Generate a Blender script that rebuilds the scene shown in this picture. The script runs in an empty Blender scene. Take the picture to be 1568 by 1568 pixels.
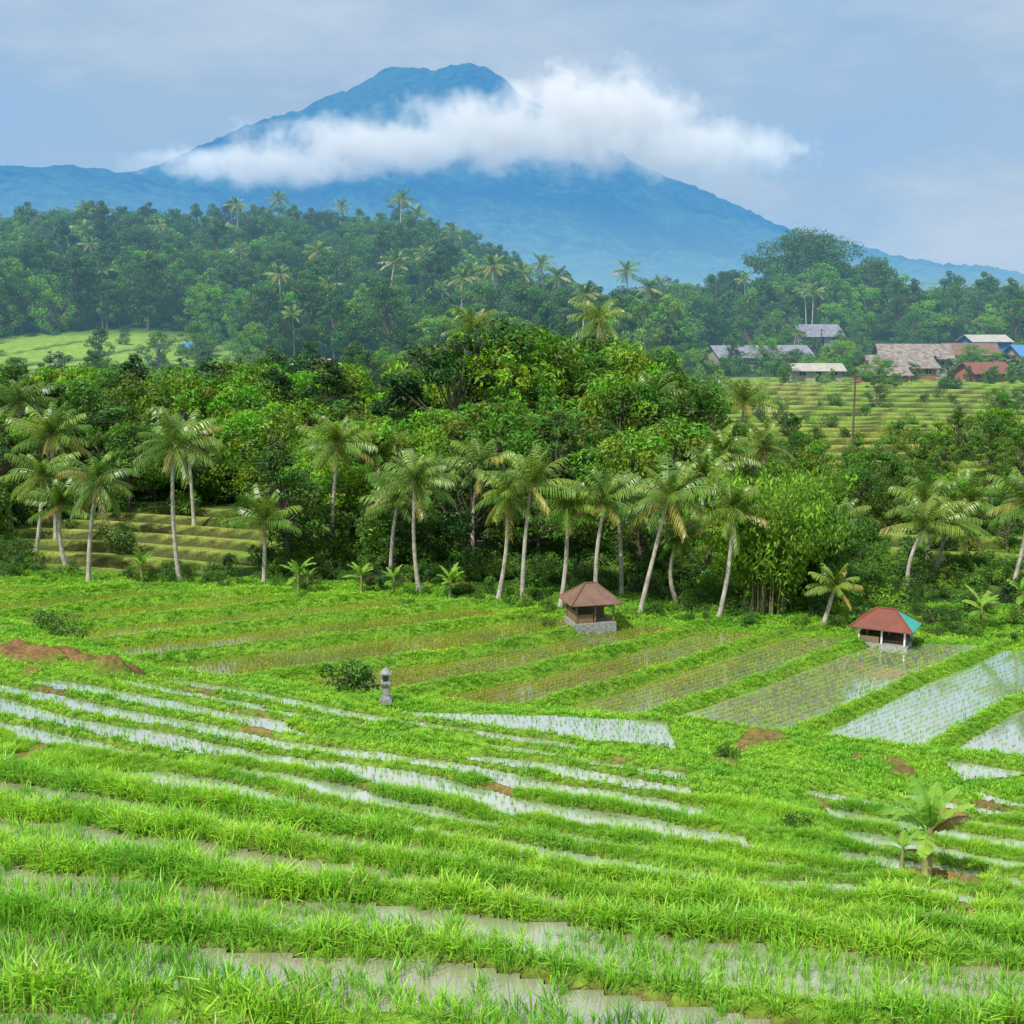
import bpy, math, random
import numpy as np
from mathutils import Vector
random.seed(5)
rng=np.random.default_rng(11)
scene=bpy.context.scene
TAB=rng.random((256,256))
# ------------------------------------------------------------ numeric helpers
def vnoise(x,y,s,seed=0):
    x=x/s+seed*17.31+500; y=y/s+seed*9.17+500
    xi=np.floor(x).astype(int); yi=np.floor(y).astype(int)
    fx=x-xi; fy=y-yi
    fx=fx*fx*(3-2*fx); fy=fy*fy*(3-2*fy)
    a=TAB[xi%256,yi%256]; b=TAB[(xi+1)%256,yi%256]; c=TAB[xi%256,(yi+1)%256]; d=TAB[(xi+1)%256,(yi+1)%256]
    return (a*(1-fx)+b*fx)*(1-fy)+(c*(1-fx)+d*fx)*fy
def fbm(x,y,s,o=3,seed=0):
    t=0;amp=1;n=0
    for i in range(o):
        t=t+amp*(vnoise(x,y,s/(2**i),seed+i*3)*2-1); n+=amp; amp*=.5
    return t/n
def ss(t):
    t=np.clip(t,0,1); return t*t*(3-2*t)
def mix(a,b,t): return a*(1-t)+b*t
# ------------------------------------------------------------ terrain
GE=np.array([-70,-40,-20,-8,0,5,9,12.0,15.0,17.9,20.6,23.2,26.0,28.8,31.6,34.2,37.0,39.4,42.0,48.0,90])
def zg(g): return np.interp(g,[-70,0,9,17,28,46,52,70],[-2,-4.9,-7.1,-9.4,-12.55,-15.3,-16.3,-18.1])
GL=zg((GE+np.append(GE[1:],100))/2)
VE=np.array([-140,-112,-104,-98,-94.5,-91,-87.5,-84,-80.5,-77,-73.5,-70,-66,-61,-56.2,-51.3,-46,-38.6,-31.8,-22,60])
VL=np.interp(VE,[-112,-91,-70,-51.3,-31.8,-22],[-14.6,-15.3,-16.55,-17.5,-18.05,-18.2])
def terr(u,E,L,bh,bw,rw):
    i=np.clip(np.searchsorted(E,u,side='right')-1,0,len(E)-2)
    a=u-E[i]; b=E[i+1]-u
    lev=L[i]; prev=L[np.maximum(i-1,0)]
    z=lev+bh*ss((bw-b)/(.6*bw))
    z=np.where(a<rw,mix(prev+bh,lev,ss(a/rw)),z)
    return z,i,a,b,lev
def gf(x,y):
    k=np.clip(.25+.015*(y-17),.2,.5)
    return y+x*k+1.15*fbm(x,y,11,2,1)+.34*fbm(x,y,2.2,3,2)
def vf(x,y):
    m=.45*x+.55*2*np.log1p(np.exp(np.clip(x/2,-30,30)))
    return m-y+.35*fbm(x,y,9,2,5)+.16*fbm(x,y,1.7,2,6)
def yR(x): return np.interp(x,[-60,-26,-22,-15,-5,1.7,8.7,15,30,60],[66,62,58,50,47.3,47,46,44,42,38])+.5*fbm(x,x*0+3,6,2,8)
def yT(x): return np.interp(x,[-60,-45,-5.5,1,6,18,30,60],[72,71,70,67.6,66.8,66,64.5,63])
def soilmask(x,y):
    a=1-ss((np.sqrt(((x+19.3)/2.6)**2+((y-49.5)/1.7)**2)-.6)/.45)
    b=1-ss((np.sqrt(((x+15.6)/1.2)**2+((y-47.6)/1.0)**2)-.6)/.45)
    return np.maximum(a,b)
def fieldmask(x,y):
    L=1-ss((np.sqrt(((x+24)/12)**2+((y-87)/13)**2)-.8)/.3)
    az=x/np.maximum(y,1)
    R=ss((az-.155)/.03)*ss((y-76)/6)*(1-ss((y-232)/12))
    Lf=(1-ss((np.sqrt(((x+98)/46)**2+((y-250)/45)**2)-.85)/.2))
    M=(1-ss((np.sqrt(((x+36)/15)**2+((y-220)/30)**2)-.85)/.2))
    return np.clip(L+R+Lf+M,0,1)
def stepfr(x,y):
    st=np.where(x<0,4.2,5.5); return (y+.2*x+2.2*fbm(x,y,26,2,13))/st
def hz(x,y):
    z=np.interp(y,[60,110,175,210,300,400,500,700,1500],[-17,-16,-14.5,-13,-11,-8,-9,-20,-26])
    z=z+np.interp(x,[-30,0,25],[1.2,.2,-.9])*(1-ss((y-70)/60))
    S=1-ss((x+35)/60)
    z=z+25*S*ss((y-225)/200)*(1-ss((y-440)/300))
    z=z+9*np.exp(-(((x-82)/30)**2+((y-350)/40)**2))
    z=z+fbm(x,y,40,3,12)*np.clip((y-90)/80,0,1)*1.4
    F=fieldmask(x,y);u=stepfr(x,y);fr=u-np.floor(u)
    step=(np.floor(u)-u)*.6+ss((fr-.82)/.16)*.6+.25
    return z+F*step*np.where(x<0,1.2,1.5)
def ground(x,y,full=False):
    x=np.asarray(x,float); y=np.asarray(y,float)
    g=gf(x,y); v=vf(x,y)
    bw=np.where(g<23.2,.45+.2*fbm(x,y,3,2,19),.42+.2*fbm(x,y,3,2,19))
    z1,i1,a1,b1,l1=terr(g,GE,GL,.12,bw,.3)
    dry=np.maximum(0,1-ss((np.sqrt(((x-7.0)/1.7)**2+((y-34)/6.5)**2)-.75)/.35))
    dn=fbm(x*.5+y*.3,y,3.6,2,20)
    dry=np.maximum(dry,ss((dn-.42)/.1)*(g>23.2))
    dry=np.where(g>42.0,np.maximum(dry,ss((x-5.5)/1.5)*(1-ss((x-14)/1))+1-ss((x+5.5)/1.2)),dry)
    dry=np.where((g>39.4)&(g<=42.0),np.maximum(dry,ss((x-2)/1.5)*(1-ss((x-11)/1))),dry)
    dry=np.clip(dry,0,1)
    sm=soilmask(x,y)
    dry=np.maximum(dry,1-ss((np.sqrt(((x+18.5)/4.2)**2+((y-49)/4)**2)-.75)/.3))
    z1=z1+dry*(.08+.14*fbm(x,y,1.5,3,21))
    zt=zg(g)+.22
    z2,i2,a2,b2,l2=terr(v,VE,VL,.17,.58,.5)
    q=y-yR(x)
    wn=ss((q+1.6)/.8); w=ss((q-.1)/1.2)
    z=mix(mix(z1,zt,wn),z2,w)+sm*(.55+.2*fbm(x,y,.8,2,23))
    wf=ss((y-yT(x))/1.5)
    z=mix(z,hz(x,y),wf)
    bank=.06*fbm(x,y,.9,3,30)
    near=q<0
    wet=np.where(near,(a1>.34)&(b1>bw*.8)&(dry<.15)&(q<-1.7)&(sm<.05),(a2>.6)&(b2>.46)&(q>1.5)&(y<yT(x)-.5))
    lev=np.where(near,l1,l2)
    z=np.where(wet,z-.05,z+bank*np.clip((120-y)/60,0,1))
    if not full: return z
    return dict(z=z,g=g,v=v,wet=wet,lev=lev,near=near,i1=i1,i2=i2,a1=a1,b1=b1,a2=a2,b2=b2,q=q,dry=dry,wf=wf,sm=sm)
def gz(x,y): return float(ground(np.array([x]),np.array([y]))[0])
def soilpatch(x,y,G):
    so=ss((fbm(x,y,1.5,3,40)-.34)/.2)*.8
    so=np.where(G['near']&(G['g']>22)&(G['q']<-1.2),so,so*.2)
    return np.maximum(so,.95*G['sm'])
# ------------------------------------------------------------ mesh helpers
def mk(name,V,Q,mats,mi=None,col=None,smooth=False,link=True,attrs=None,parent=None):
    V=np.asarray(V,np.float32).reshape(-1,3); Q=np.asarray(Q,np.int32).reshape(-1,4)
    me=bpy.data.meshes.new(name)
    me.vertices.add(len(V)); me.vertices.foreach_set('co',V.ravel())
    me.loops.add(Q.size); me.loops.foreach_set('vertex_index',Q.ravel())
    me.polygons.add(len(Q)); me.polygons.foreach_set('loop_start',np.arange(0,Q.size,4,dtype=np.int32))
    if mi is not None: me.polygons.foreach_set('material_index',np.asarray(mi,np.int32))
    me.polygons.foreach_set('use_smooth',np.full(len(Q),smooth))
    for m in mats: me.materials.append(m)
    if col is not None:
        c=np.ones((len(V),4),np.float32); c[:,:3]=col
        at=me.color_attributes.new('Col','FLOAT_COLOR','POINT'); at.data.foreach_set('color',c.ravel())
    if attrs:
        for k,a in attrs.items():
            at=me.attributes.new(k,'FLOAT','POINT'); at.data.foreach_set('value',np.asarray(a,np.float32))
    me.update(calc_edges=True); me.validate()
    ob=bpy.data.objects.new(name,me)
    if link: scene.collection.objects.link(ob)
    if parent: ob.parent=parent
    return ob
class B:
    def __init__(s): s.V=[];s.Q=[];s.M=[];s.C=[];s.n=0
    def add(s,V,Q,m=0,c=(1,1,1)):
        V=np.asarray(V,float).reshape(-1,3);Q=np.asarray(Q,int).reshape(-1,4)
        s.V.append(V);s.Q.append(Q+s.n);s.M.append(np.full(len(Q),m))
        c=np.asarray(c,float)
        s.C.append(np.broadcast_to(c,(len(V),3)) if c.ndim==1 else c)
        s.n+=len(V)
    def tube(s,P,R,n=6,m=0,c=(1,1,1)):
        P=np.asarray(P,float);k=len(P)
        V=[]
        for i in range(k):
            t=P[min(i+1,k-1)]-P[max(i-1,0)];t/=np.linalg.norm(t)+1e-9
            a=np.cross(t,[0.3,1,0.1]);a/=np.linalg.norm(a)+1e-9;b=np.cross(t,a)
            for j in range(n):
                th=2*math.pi*j/n
                V.append(P[i]+R[i]*(math.cos(th)*a+math.sin(th)*b))
        Q=[[i*n+j,i*n+(j+1)%n,(i+1)*n+(j+1)%n,(i+1)*n+j] for i in range(k-1) for j in range(n)]
        s.add(V,Q,m,c)
    def box(s,c,d,m=0,col=(1,1,1),top=1.0):
        x,y,z=c;a,b,h=d[0]/2,d[1]/2,d[2]/2;t=top
        V=[(x-a,y-b,z-h),(x+a,y-b,z-h),(x+a,y+b,z-h),(x-a,y+b,z-h),(x-a*t,y-b*t,z+h),(x+a*t,y-b*t,z+h),(x+a*t,y+b*t,z+h),(x-a*t,y+b*t,z+h)]
        s.add(V,[(0,3,2,1),(4,5,6,7),(0,1,5,4),(1,2,6,5),(2,3,7,6),(3,0,4,7)],m,col)
    def obj(s,name,mats,**k):
        return mk(name,np.concatenate(s.V),np.concatenate(s.Q),mats,np.concatenate(s.M),np.concatenate(s.C),**k)
# ------------------------------------------------------------ materials
def newmat(name):
    m=bpy.data.materials.new(name);m.use_nodes=True;nt=m.node_tree;nt.nodes.clear()
    try: m.cycles.emission_sampling='NONE'
    except Exception as ex: print('es',ex)
    return m,nt
def N(nt,t,**k):
    n=nt.nodes.new(t)
    for a,b in k.items(): setattr(n,a,b)
    return n
def mathn(nt,op,a,b=None,c=None,clamp=False):
    n=N(nt,'ShaderNodeMath',operation=op,use_clamp=clamp)
    for i,v in enumerate((a,b,c)):
        if v is None: continue
        if isinstance(v,(int,float)): n.inputs[i].default_value=v
        else: nt.links.new(v,n.inputs[i])
    return n.outputs[0]
def mixc(nt,f,a,b,bt='MIX'):
    n=N(nt,'ShaderNodeMix',data_type='RGBA',blend_type=bt)
    for i,v in ((0,f),(6,a),(7,b)):
        if isinstance(v,(int,float)): n.inputs[i].default_value=v
        elif isinstance(v,tuple): n.inputs[i].default_value=(*v,1)
        else: nt.links.new(v,n.inputs[i])
    return n.outputs[2]
def noise(nt,scale,detail=4,vec=None,rough=.55):
    n=N(nt,'ShaderNodeTexNoise');n.inputs['Scale'].default_value=scale;n.inputs['Detail'].default_value=detail;n.inputs['Roughness'].default_value=rough
    if vec is not None: nt.links.new(vec,n.inputs['Vector'])
    return n.outputs['Fac']
def maprange(nt,v,a,b,c=0,d=1):
    n=N(nt,'ShaderNodeMapRange');nt.links.new(v,n.inputs[0])
    for i,q in enumerate((a,b,c,d)): n.inputs[i+1].default_value=q
    return n.outputs[0]
def paint_haze(nt,sh,cap=.8,L=900.,start=140.):
    """aerial haze painted in as blue emission, by where the surface stands in the valley"""
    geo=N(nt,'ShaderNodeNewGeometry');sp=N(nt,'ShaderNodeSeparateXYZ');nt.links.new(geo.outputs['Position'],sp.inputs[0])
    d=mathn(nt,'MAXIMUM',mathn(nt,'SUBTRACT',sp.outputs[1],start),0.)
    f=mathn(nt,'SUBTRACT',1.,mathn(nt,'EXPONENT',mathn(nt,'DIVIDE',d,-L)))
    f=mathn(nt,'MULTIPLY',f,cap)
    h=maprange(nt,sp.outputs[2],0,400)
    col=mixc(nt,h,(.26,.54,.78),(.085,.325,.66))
    em=N(nt,'ShaderNodeEmission');nt.links.new(col,em.inputs[0])  # haze is a glow of the surface itself, no scattering volume
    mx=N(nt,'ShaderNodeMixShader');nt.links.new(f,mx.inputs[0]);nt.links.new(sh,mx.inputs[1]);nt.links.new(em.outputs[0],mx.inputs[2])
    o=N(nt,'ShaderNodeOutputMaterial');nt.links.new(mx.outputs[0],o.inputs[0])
def leafmat(name,trans=.35,var=((.55,.6,.5),(1.5,1.35,1.2)),haze=True,rough=.5,posvar=None):
    m,nt=newmat(name)
    at=N(nt,'ShaderNodeAttribute',attribute_name='Col')
    oi=N(nt,'ShaderNodeObjectInfo')
    v=mixc(nt,oi.outputs['Random'],var[0],var[1])
    c=mixc(nt,1.,at.outputs['Color'],v,'MULTIPLY')
    if posvar:
        geo=N(nt,'ShaderNodeNewGeometry')
        nf=noise(nt,posvar,3,geo.outputs['Position'])
        pv=mixc(nt,maprange(nt,nf,.35,.65),(.66,.84,.82),(1.25,1.12,1.0))
        c=mixc(nt,1.,c,pv,'MULTIPLY')
    p=N(nt,'ShaderNodeBsdfPrincipled');nt.links.new(c,p.inputs['Base Color']);p.inputs['Roughness'].default_value=rough
    p.inputs['Specular IOR Level'].default_value=.4
    t=N(nt,'ShaderNodeBsdfTranslucent');c2=mixc(nt,1.,c,(1.2,1.2,.6),'MULTIPLY');nt.links.new(c2,t.inputs[0])
    mx=N(nt,'ShaderNodeMixShader');mx.inputs[0].default_value=trans
    nt.links.new(p.outputs[0],mx.inputs[1]);nt.links.new(t.outputs[0],mx.inputs[2])
    if haze: paint_haze(nt,mx.outputs[0])
    else:
        o=N(nt,'ShaderNodeOutputMaterial');nt.links.new(mx.outputs[0],o.inputs[0])
    return m
def solid(name,col,col2=None,scale=5,rough=.8,bump=0):
    m,nt=newmat(name)
    p=N(nt,'ShaderNodeBsdfPrincipled');p.inputs['Roughness'].default_value=rough
    tc=N(nt,'ShaderNodeTexCoord')
    nf=noise(nt,scale,5,tc.outputs['Object'])
    c=mixc(nt,maprange(nt,nf,.3,.7),col,col2 or tuple(v*.6 for v in col))
    nt.links.new(c,p.inputs['Base Color'])
    if bump:
        b=N(nt,'ShaderNodeBump');b.inputs['Strength'].default_value=bump;b.inputs['Distance'].default_value=.05
        nt.links.new(nf,b.inputs['Height']);nt.links.new(b.outputs[0],p.inputs['Normal'])
    paint_haze(nt,p.outputs[0]);return m
def roofmat(name,col,col2,freq=6,axis='X',rough=.7):
    m,nt=newmat(name)
    p=N(nt,'ShaderNodeBsdfPrincipled');p.inputs['Roughness'].default_value=rough
    tc=N(nt,'ShaderNodeTexCoord')
    w=N(nt,'ShaderNodeTexWave',bands_direction=axis);w.inputs['Scale'].default_value=freq;w.inputs['Distortion'].default_value=.4
    nt.links.new(tc.outputs['Object'],w.inputs['Vector'])
    nf=noise(nt,1.2,6,tc.outputs['Object'],.7)
    c=mixc(nt,maprange(nt,nf,.38,.62),col,col2)
    c=mixc(nt,mathn(nt,'MULTIPLY',w.outputs['Fac'],.5),c,tuple(v*.4 for v in col))
    nt.links.new(c,p.inputs['Base Color'])
    b=N(nt,'ShaderNodeBump');b.inputs['Strength'].default_value=.6;b.inputs['Distance'].default_value=.04
    nt.links.new(w.outputs['Fac'],b.inputs['Height']);nt.links.new(b.outputs[0],p.inputs['Normal'])
    paint_haze(nt,p.outputs[0]);return m
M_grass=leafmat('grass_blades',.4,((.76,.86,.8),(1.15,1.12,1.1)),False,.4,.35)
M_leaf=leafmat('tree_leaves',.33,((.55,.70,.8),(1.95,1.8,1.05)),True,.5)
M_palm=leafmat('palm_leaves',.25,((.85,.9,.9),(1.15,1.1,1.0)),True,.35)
M_bark=solid('bark',(.14,.11,.08),(.07,.06,.045),6,.9,.5)
M_palmbark=solid('palm_bark',(.5,.47,.4),(.26,.23,.18),3,.9,.5)
m,nt=newmat('terrain');M_ground=m
at=N(nt,'ShaderNodeAttribute',attribute_name='Col');geo=N(nt,'ShaderNodeNewGeometry')
n1=noise(nt,5.5,5,geo.outputs['Position'],.7);n2=noise(nt,.6,3,geo.outputs['Position'])
c=mixc(nt,1.,at.outputs['Color'],mixc(nt,maprange(nt,n1,.35,.65),(.55,.55,.5),(1.3,1.25,1.2)),'MULTIPLY')
c=mixc(nt,1.,c,mixc(nt,maprange(nt,n2,.35,.65),(.8,.85,.8),(1.2,1.1,1.1)),'MULTIPLY')
p=N(nt,'ShaderNodeBsdfPrincipled');p.inputs['Roughness'].default_value=.95;p.inputs['Specular IOR Level'].default_value=.1
nt.links.new(c,p.inputs['Base Color'])
b=N(nt,'ShaderNodeBump');b.inputs['Strength'].default_value=.8;b.inputs['Distance'].default_value=.08
nt.links.new(n1,b.inputs['Height']);nt.links.new(b.outputs[0],p.inputs['Normal'])
paint_haze(nt,p.outputs[0])
m,nt=newmat('paddy_water');M_water=m
at=N(nt,'ShaderNodeAttribute',attribute_name='murk');geo=N(nt,'ShaderNodeNewGeometry')
n2=noise(nt,1.3,4,geo.outputs['Position'])
c=mixc(nt,at.outputs['Fac'],(.38,.42,.34),(.17,.13,.04))
c=mixc(nt,mathn(nt,'MULTIPLY',maprange(nt,n2,.55,.78),.6),c,(.17,.12,.05))
df=N(nt,'ShaderNodeBsdfDiffuse');nt.links.new(c,df.inputs[0])
gl=N(nt,'ShaderNodeBsdfGlossy');gl.inputs['Roughness'].default_value=.045;gl.inputs[0].default_value=(1,1,1,1)
fr=N(nt,'ShaderNodeFresnel');fr.inputs[0].default_value=1.33
b=N(nt,'ShaderNodeBump');b.inputs['Strength'].default_value=.08;b.inputs['Distance'].default_value=.02
nt.links.new(noise(nt,6,2,geo.outputs['Position']),b.inputs['Height']);nt.links.new(b.outputs[0],gl.inputs['Normal'])
f=mathn(nt,'ADD',mathn(nt,'MULTIPLY',fr.outputs[0],1.9),mathn(nt,'MULTIPLY_ADD',at.outputs['Fac'],-.32,.38),clamp=True)
mx=N(nt,'ShaderNodeMixShader');nt.links.new(f,mx.inputs[0]);nt.links.new(df.outputs[0],mx.inputs[1]);nt.links.new(gl.outputs[0],mx.inputs[2])
o=N(nt,'ShaderNodeOutputMaterial');nt.links.new(mx.outputs[0],o.inputs[0])
# ------------------------------------------------------------ ground sheet
def grow(a,b,d,r):
    out=[];x=a
    while x<b: x+=d; d*=r; out.append(x)
    return out
xs=list(np.arange(-32,32.01,.15)); ext=grow(32,116,.75,1.0);ext+=grow(ext[-1],14000,1.5,1.12)
xs=np.array([-e for e in ext[::-1]]+xs+ext)
ys=np.array([-v for v in grow(-9,80,.4,1.2)[::-1]]+list(np.arange(9.3,73,.13))+grow(73,120,.35,1.0)+grow(120.4,250,.7,1.0)+grow(251,600,3.5,1.0)+grow(605,20000,6,1.12))
ys=np.unique(ys)
X,Y=np.meshgrid(xs,ys);x=X.ravel();y=Y.ravel()
G=ground(x,y,True)
nx=len(xs);ny=len(ys)
ii=np.arange(ny-1)[:,None]*nx+np.arange(nx-1)[None,:]
Q=np.stack([ii,ii+1,ii+nx+1,ii+nx],-1).reshape(-1,4)
grass=np.array([.14,.29,.03]);soil=np.array([.19,.11,.055])
so=soilpatch(x,y,G)
col=mix(np.tile(grass,(len(x),1)),soil,so[:,None])
col=np.where(G['wet'][:,None],np.array([.12,.10,.035]),col)
F=fieldmask(x,y)
fl=mix(np.array([.035,.08,.02]),np.array([.20,.34,.05]),F[:,None])
st=ss((fbm(x,y,14,3,41)-.05)/.3)*F*((x>0)|(y<120))
fl=mix(fl,np.array([.30,.28,.09]),(st*.5)[:,None])
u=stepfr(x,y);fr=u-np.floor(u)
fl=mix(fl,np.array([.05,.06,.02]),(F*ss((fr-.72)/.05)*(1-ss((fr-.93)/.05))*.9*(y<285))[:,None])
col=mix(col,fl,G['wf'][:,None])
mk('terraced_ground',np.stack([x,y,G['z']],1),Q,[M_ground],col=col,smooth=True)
wet=G['wet']&(y>9)&(np.abs(x)<32)
lv=G['lev']
ok=wet[Q].all(1)&(np.ptp(lv[Q],axis=1)<.01)
Qw=Q[ok];used=np.unique(Qw);remap=-np.ones(len(x),int);remap[used]=np.arange(len(used))
murk=np.where(G['near'],np.where(G['g']<23.2,.6,.08),np.interp(G['v'],[-60,-50,-45,-38,-31],[1,.8,.45,.2,.0]))
murk=np.clip(murk+.25*fbm(x,y,3,2,44),0,1)
mk('paddy_water',np.stack([x,y,lv+.012],1)[used],remap[Qw],[M_water],attrs={'murk':murk[used]})
# ------------------------------------------------------------ plants (prototypes)
def coll(name): return bpy.data.collections.new(name)
def tuft(name,C,n,h,w,spread,lean,cols,seed):
    r=np.random.default_rng(seed);b=B()
    for i in range(n):
        az=r.uniform(0,6.283);hh=h*r.uniform(.55,1.1);ln=lean*r.uniform(.2,1.3)
        o=np.array([math.cos(az),math.sin(az),0]);s=np.array([-o[1],o[0],0])
        if r.random()<.5: s=s*.6+o*.5
        p0=o*spread*r.uniform(0,1)+np.array([r.normal()*spread*.3,r.normal()*spread*.3,-.03])
        p1=p0+o*ln*hh*.35+np.array([0,0,hh*.6]);p2=p0+o*ln*hh*1.0+np.array([0,0,hh*(1-.25*ln)])
        ww=w*r.uniform(.7,1.2)
        c=mix(np.array(cols[0]),np.array(cols[1]),r.random())
        if r.random()<.04: c=np.array([.42,.40,.14])
        V=[p0-s*ww*.5,p0+s*ww*.5,p1-s*ww*.45,p1+s*ww*.45,p2-s*ww*.08,p2+s*ww*.08]
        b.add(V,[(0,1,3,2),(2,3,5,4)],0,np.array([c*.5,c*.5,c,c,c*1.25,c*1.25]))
    ob=b.obj(name,[M_grass],link=False);C.objects.link(ob);return ob
gcol=((.12,.36,.025),(.28,.56,.045))
bcol=((.19,.45,.03),(.38,.64,.06))
ccol=((.19,.34,.02),(.34,.48,.04))
scol=((.11,.32,.03),(.23,.47,.05))
C_lush=coll('lush_rice');C_bank=coll('bank_grass_tufts');C_seed=coll('seedling');C_mid=coll('mid_rice');C_bankf=coll('bank_far')
for i in range(5):
    tuft('lush_%d'%i,C_lush,24,.40,.018,.06,.5,gcol,i)
    tuft('bank_%d'%i,C_bank,24,.21,.016,.13,.8,bcol,10+i)
    tuft('seed_%d'%i,C_seed,10,.32,.022,.035,.4,scol,20+i)
    tuft('mid_%d'%i,C_mid,11,.29,.028,.04,.4,ccol,30+i)
    tuft('bankf_%d'%i,C_bankf,13,.18,.04,.16,.8,bcol,40+i)
def scatter(name,P,rot,scl,C,nvar,idx=None):
    P=np.asarray(P,np.float32);n=len(P)
    me=bpy.data.meshes.new(name);me.vertices.add(n);me.vertices.foreach_set('co',P.ravel())
    for k,a in (('rot',rot),('scl',scl)):
        at=me.attributes.new(k,'FLOAT_VECTOR','POINT');at.data.foreach_set('vector',np.asarray(a,np.float32).ravel())
    at=me.attributes.new('idx','INT','POINT');at.data.foreach_set('value',(rng.integers(0,nvar,n) if idx is None else idx).astype(np.int32))
    me.update();ob=bpy.data.objects.new(name,me);scene.collection.objects.link(ob)
    ng=bpy.data.node_groups.new(name+'_nodes','GeometryNodeTree')
    ng.interface.new_socket('Geometry',in_out='INPUT',socket_type='NodeSocketGeometry')
    ng.interface.new_socket('Geometry',in_out='OUTPUT',socket_type='NodeSocketGeometry')
    gi=ng.nodes.new('NodeGroupInput');go=ng.nodes.new('NodeGroupOutput');ip=ng.nodes.new('GeometryNodeInstanceOnPoints')
    ci=ng.nodes.new('GeometryNodeCollectionInfo');ci.inputs['Collection'].default_value=C
    ci.inputs['Separate Children'].default_value=True;ci.inputs['Reset Children'].default_value=True
    def na(nm,t):
        a=ng.nodes.new('GeometryNodeInputNamedAttribute');a.data_type=t;a.inputs['Name'].default_value=nm
        return [o for o in a.outputs if o.enabled][0]
    e=ng.nodes.new('FunctionNodeEulerToRotation')
    L=ng.links.new
    L(gi.outputs[0],ip.inputs['Points']);L(ci.outputs[0],ip.inputs['Instance']);ip.inputs['Pick Instance'].default_value=True
    L(na('idx','INT'),ip.inputs['Instance Index']);L(na('rot','FLOAT_VECTOR'),e.inputs[0]);L(e.outputs[0],ip.inputs['Rotation'])
    L(na('scl','FLOAT_VECTOR'),ip.inputs['Scale']);L(ip.outputs[0],go.inputs[0])
    md=ob.modifiers.new('instances','NODES');md.node_group=ng
    return ob
def rots(n,t=.12): return np.stack([rng.normal(0,t,n),rng.normal(0,t,n),rng.uniform(0,6.283,n)],1)
def rows(dx,dy,ang,y0,y1,jit):
    u=np.arange(-90,90,dx);w=np.arange(-90,90,dy);U,W=np.meshgrid(u,w);U=U.ravel()+rng.normal(0,jit,U.size);W=W.ravel()+rng.normal(0,jit,W.size)
    x=U*math.cos(ang)-W*math.sin(ang);y=U*math.sin(ang)+W*math.cos(ang)+40
    k=(y>y0)&(y<y1)&(np.abs(x)<.43*y+2);return x[k],y[k]
def put(name,x,y,G,k,C,smin,smax,zoff=0,tilt=.1,mod=None):
    n=int(k.sum());s=rng.uniform(smin,smax,n)
    if mod is not None: s=s*mod[k]
    S=np.stack([s,s,s*rng.uniform(.8,1.2,n)],1)
    return scatter(name,np.stack([x[k],y[k],G['z'][k]+zoff],1),rots(n,tilt),S,C,5)
# near rice: an irregular strip of open water is left in front of each bund
x,y=rows(.19,.29,-.25,11,30,.025);G=ground(x,y,True)
gap=fbm(x,y,3.2,2,50)
edge=.62+.75*fbm(x,y,3.0,2,52)+np.where(G['i1']%2==0,.0,.22)
opn=((G['i1']==6)&(x<-1))|(G['i1']==9)
k=G['wet']&G['near']&(G['g']<23.2)&np.where(opn,(rng.random(len(x))<.35)|((gap>-.15)&(G['b1']>edge)),((G['b1']>edge)|(rng.random(len(x))<.2))&(gap>-.75))
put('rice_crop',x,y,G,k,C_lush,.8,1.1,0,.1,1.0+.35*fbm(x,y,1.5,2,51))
x,y=rows(.2,.34,-.42,20,50,.02);G=ground(x,y,True)
k=G['wet']&G['near']&(G['g']>=23.2)&(rng.random(len(x))<.78)&(fbm(x,y,4,2,53)>-.5)
put('rice_seedlings',x,y,G,k,C_seed,.55,.95)
x,y=rows(.2,.40,.72,38,72,.015);G=ground(x,y,True)
k=G['wet']&~G['near']&(G['v']<-38.6)&(G['v']>-62)&((G['v']<-46)|(rng.random(len(x))<.75))
put('rice_field',x,y,G,k,C_mid,.72,1.08)
x,y=rows(.2,.38,.3,50,74,.02);G=ground(x,y,True)
k=G['wet']&~G['near']&(G['v']<=-62)
put('rice_field_upper',x,y,G,k,C_mid,.8,1.1)
x,y=rows(.2,.36,.72,38,70,.015);G=ground(x,y,True)
k=G['wet']&~G['near']&(G['v']>=-38.6)&(rng.random(len(x))<np.where(G['v']<-31.8,.92,.45))
put('rice_sprouts',x,y,G,k,C_seed,.6,.9)
n=66000
y=11+22*np.sqrt(rng.random(n));x=rng.uniform(-1,1,n)*(.43*y+2);G=ground(x,y,True)
k=~G['wet']&(soilpatch(x,y,G)<.5)
lump=1+.6*fbm(x,y,.9,2,55)
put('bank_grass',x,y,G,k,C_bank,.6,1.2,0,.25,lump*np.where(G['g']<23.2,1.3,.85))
n=85000
y=np.sqrt(rng.uniform(33**2,74**2,n));x=rng.uniform(-1,1,n)*(.43*y+2);G=ground(x,y,True)
k=~G['wet']&(soilpatch(x,y,G)<.5)
put('terrace_bank_grass',x,y,G,k,C_bankf,.5,1.1,0,.25,1+.4*fbm(x,y,1.2,2,56))
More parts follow.
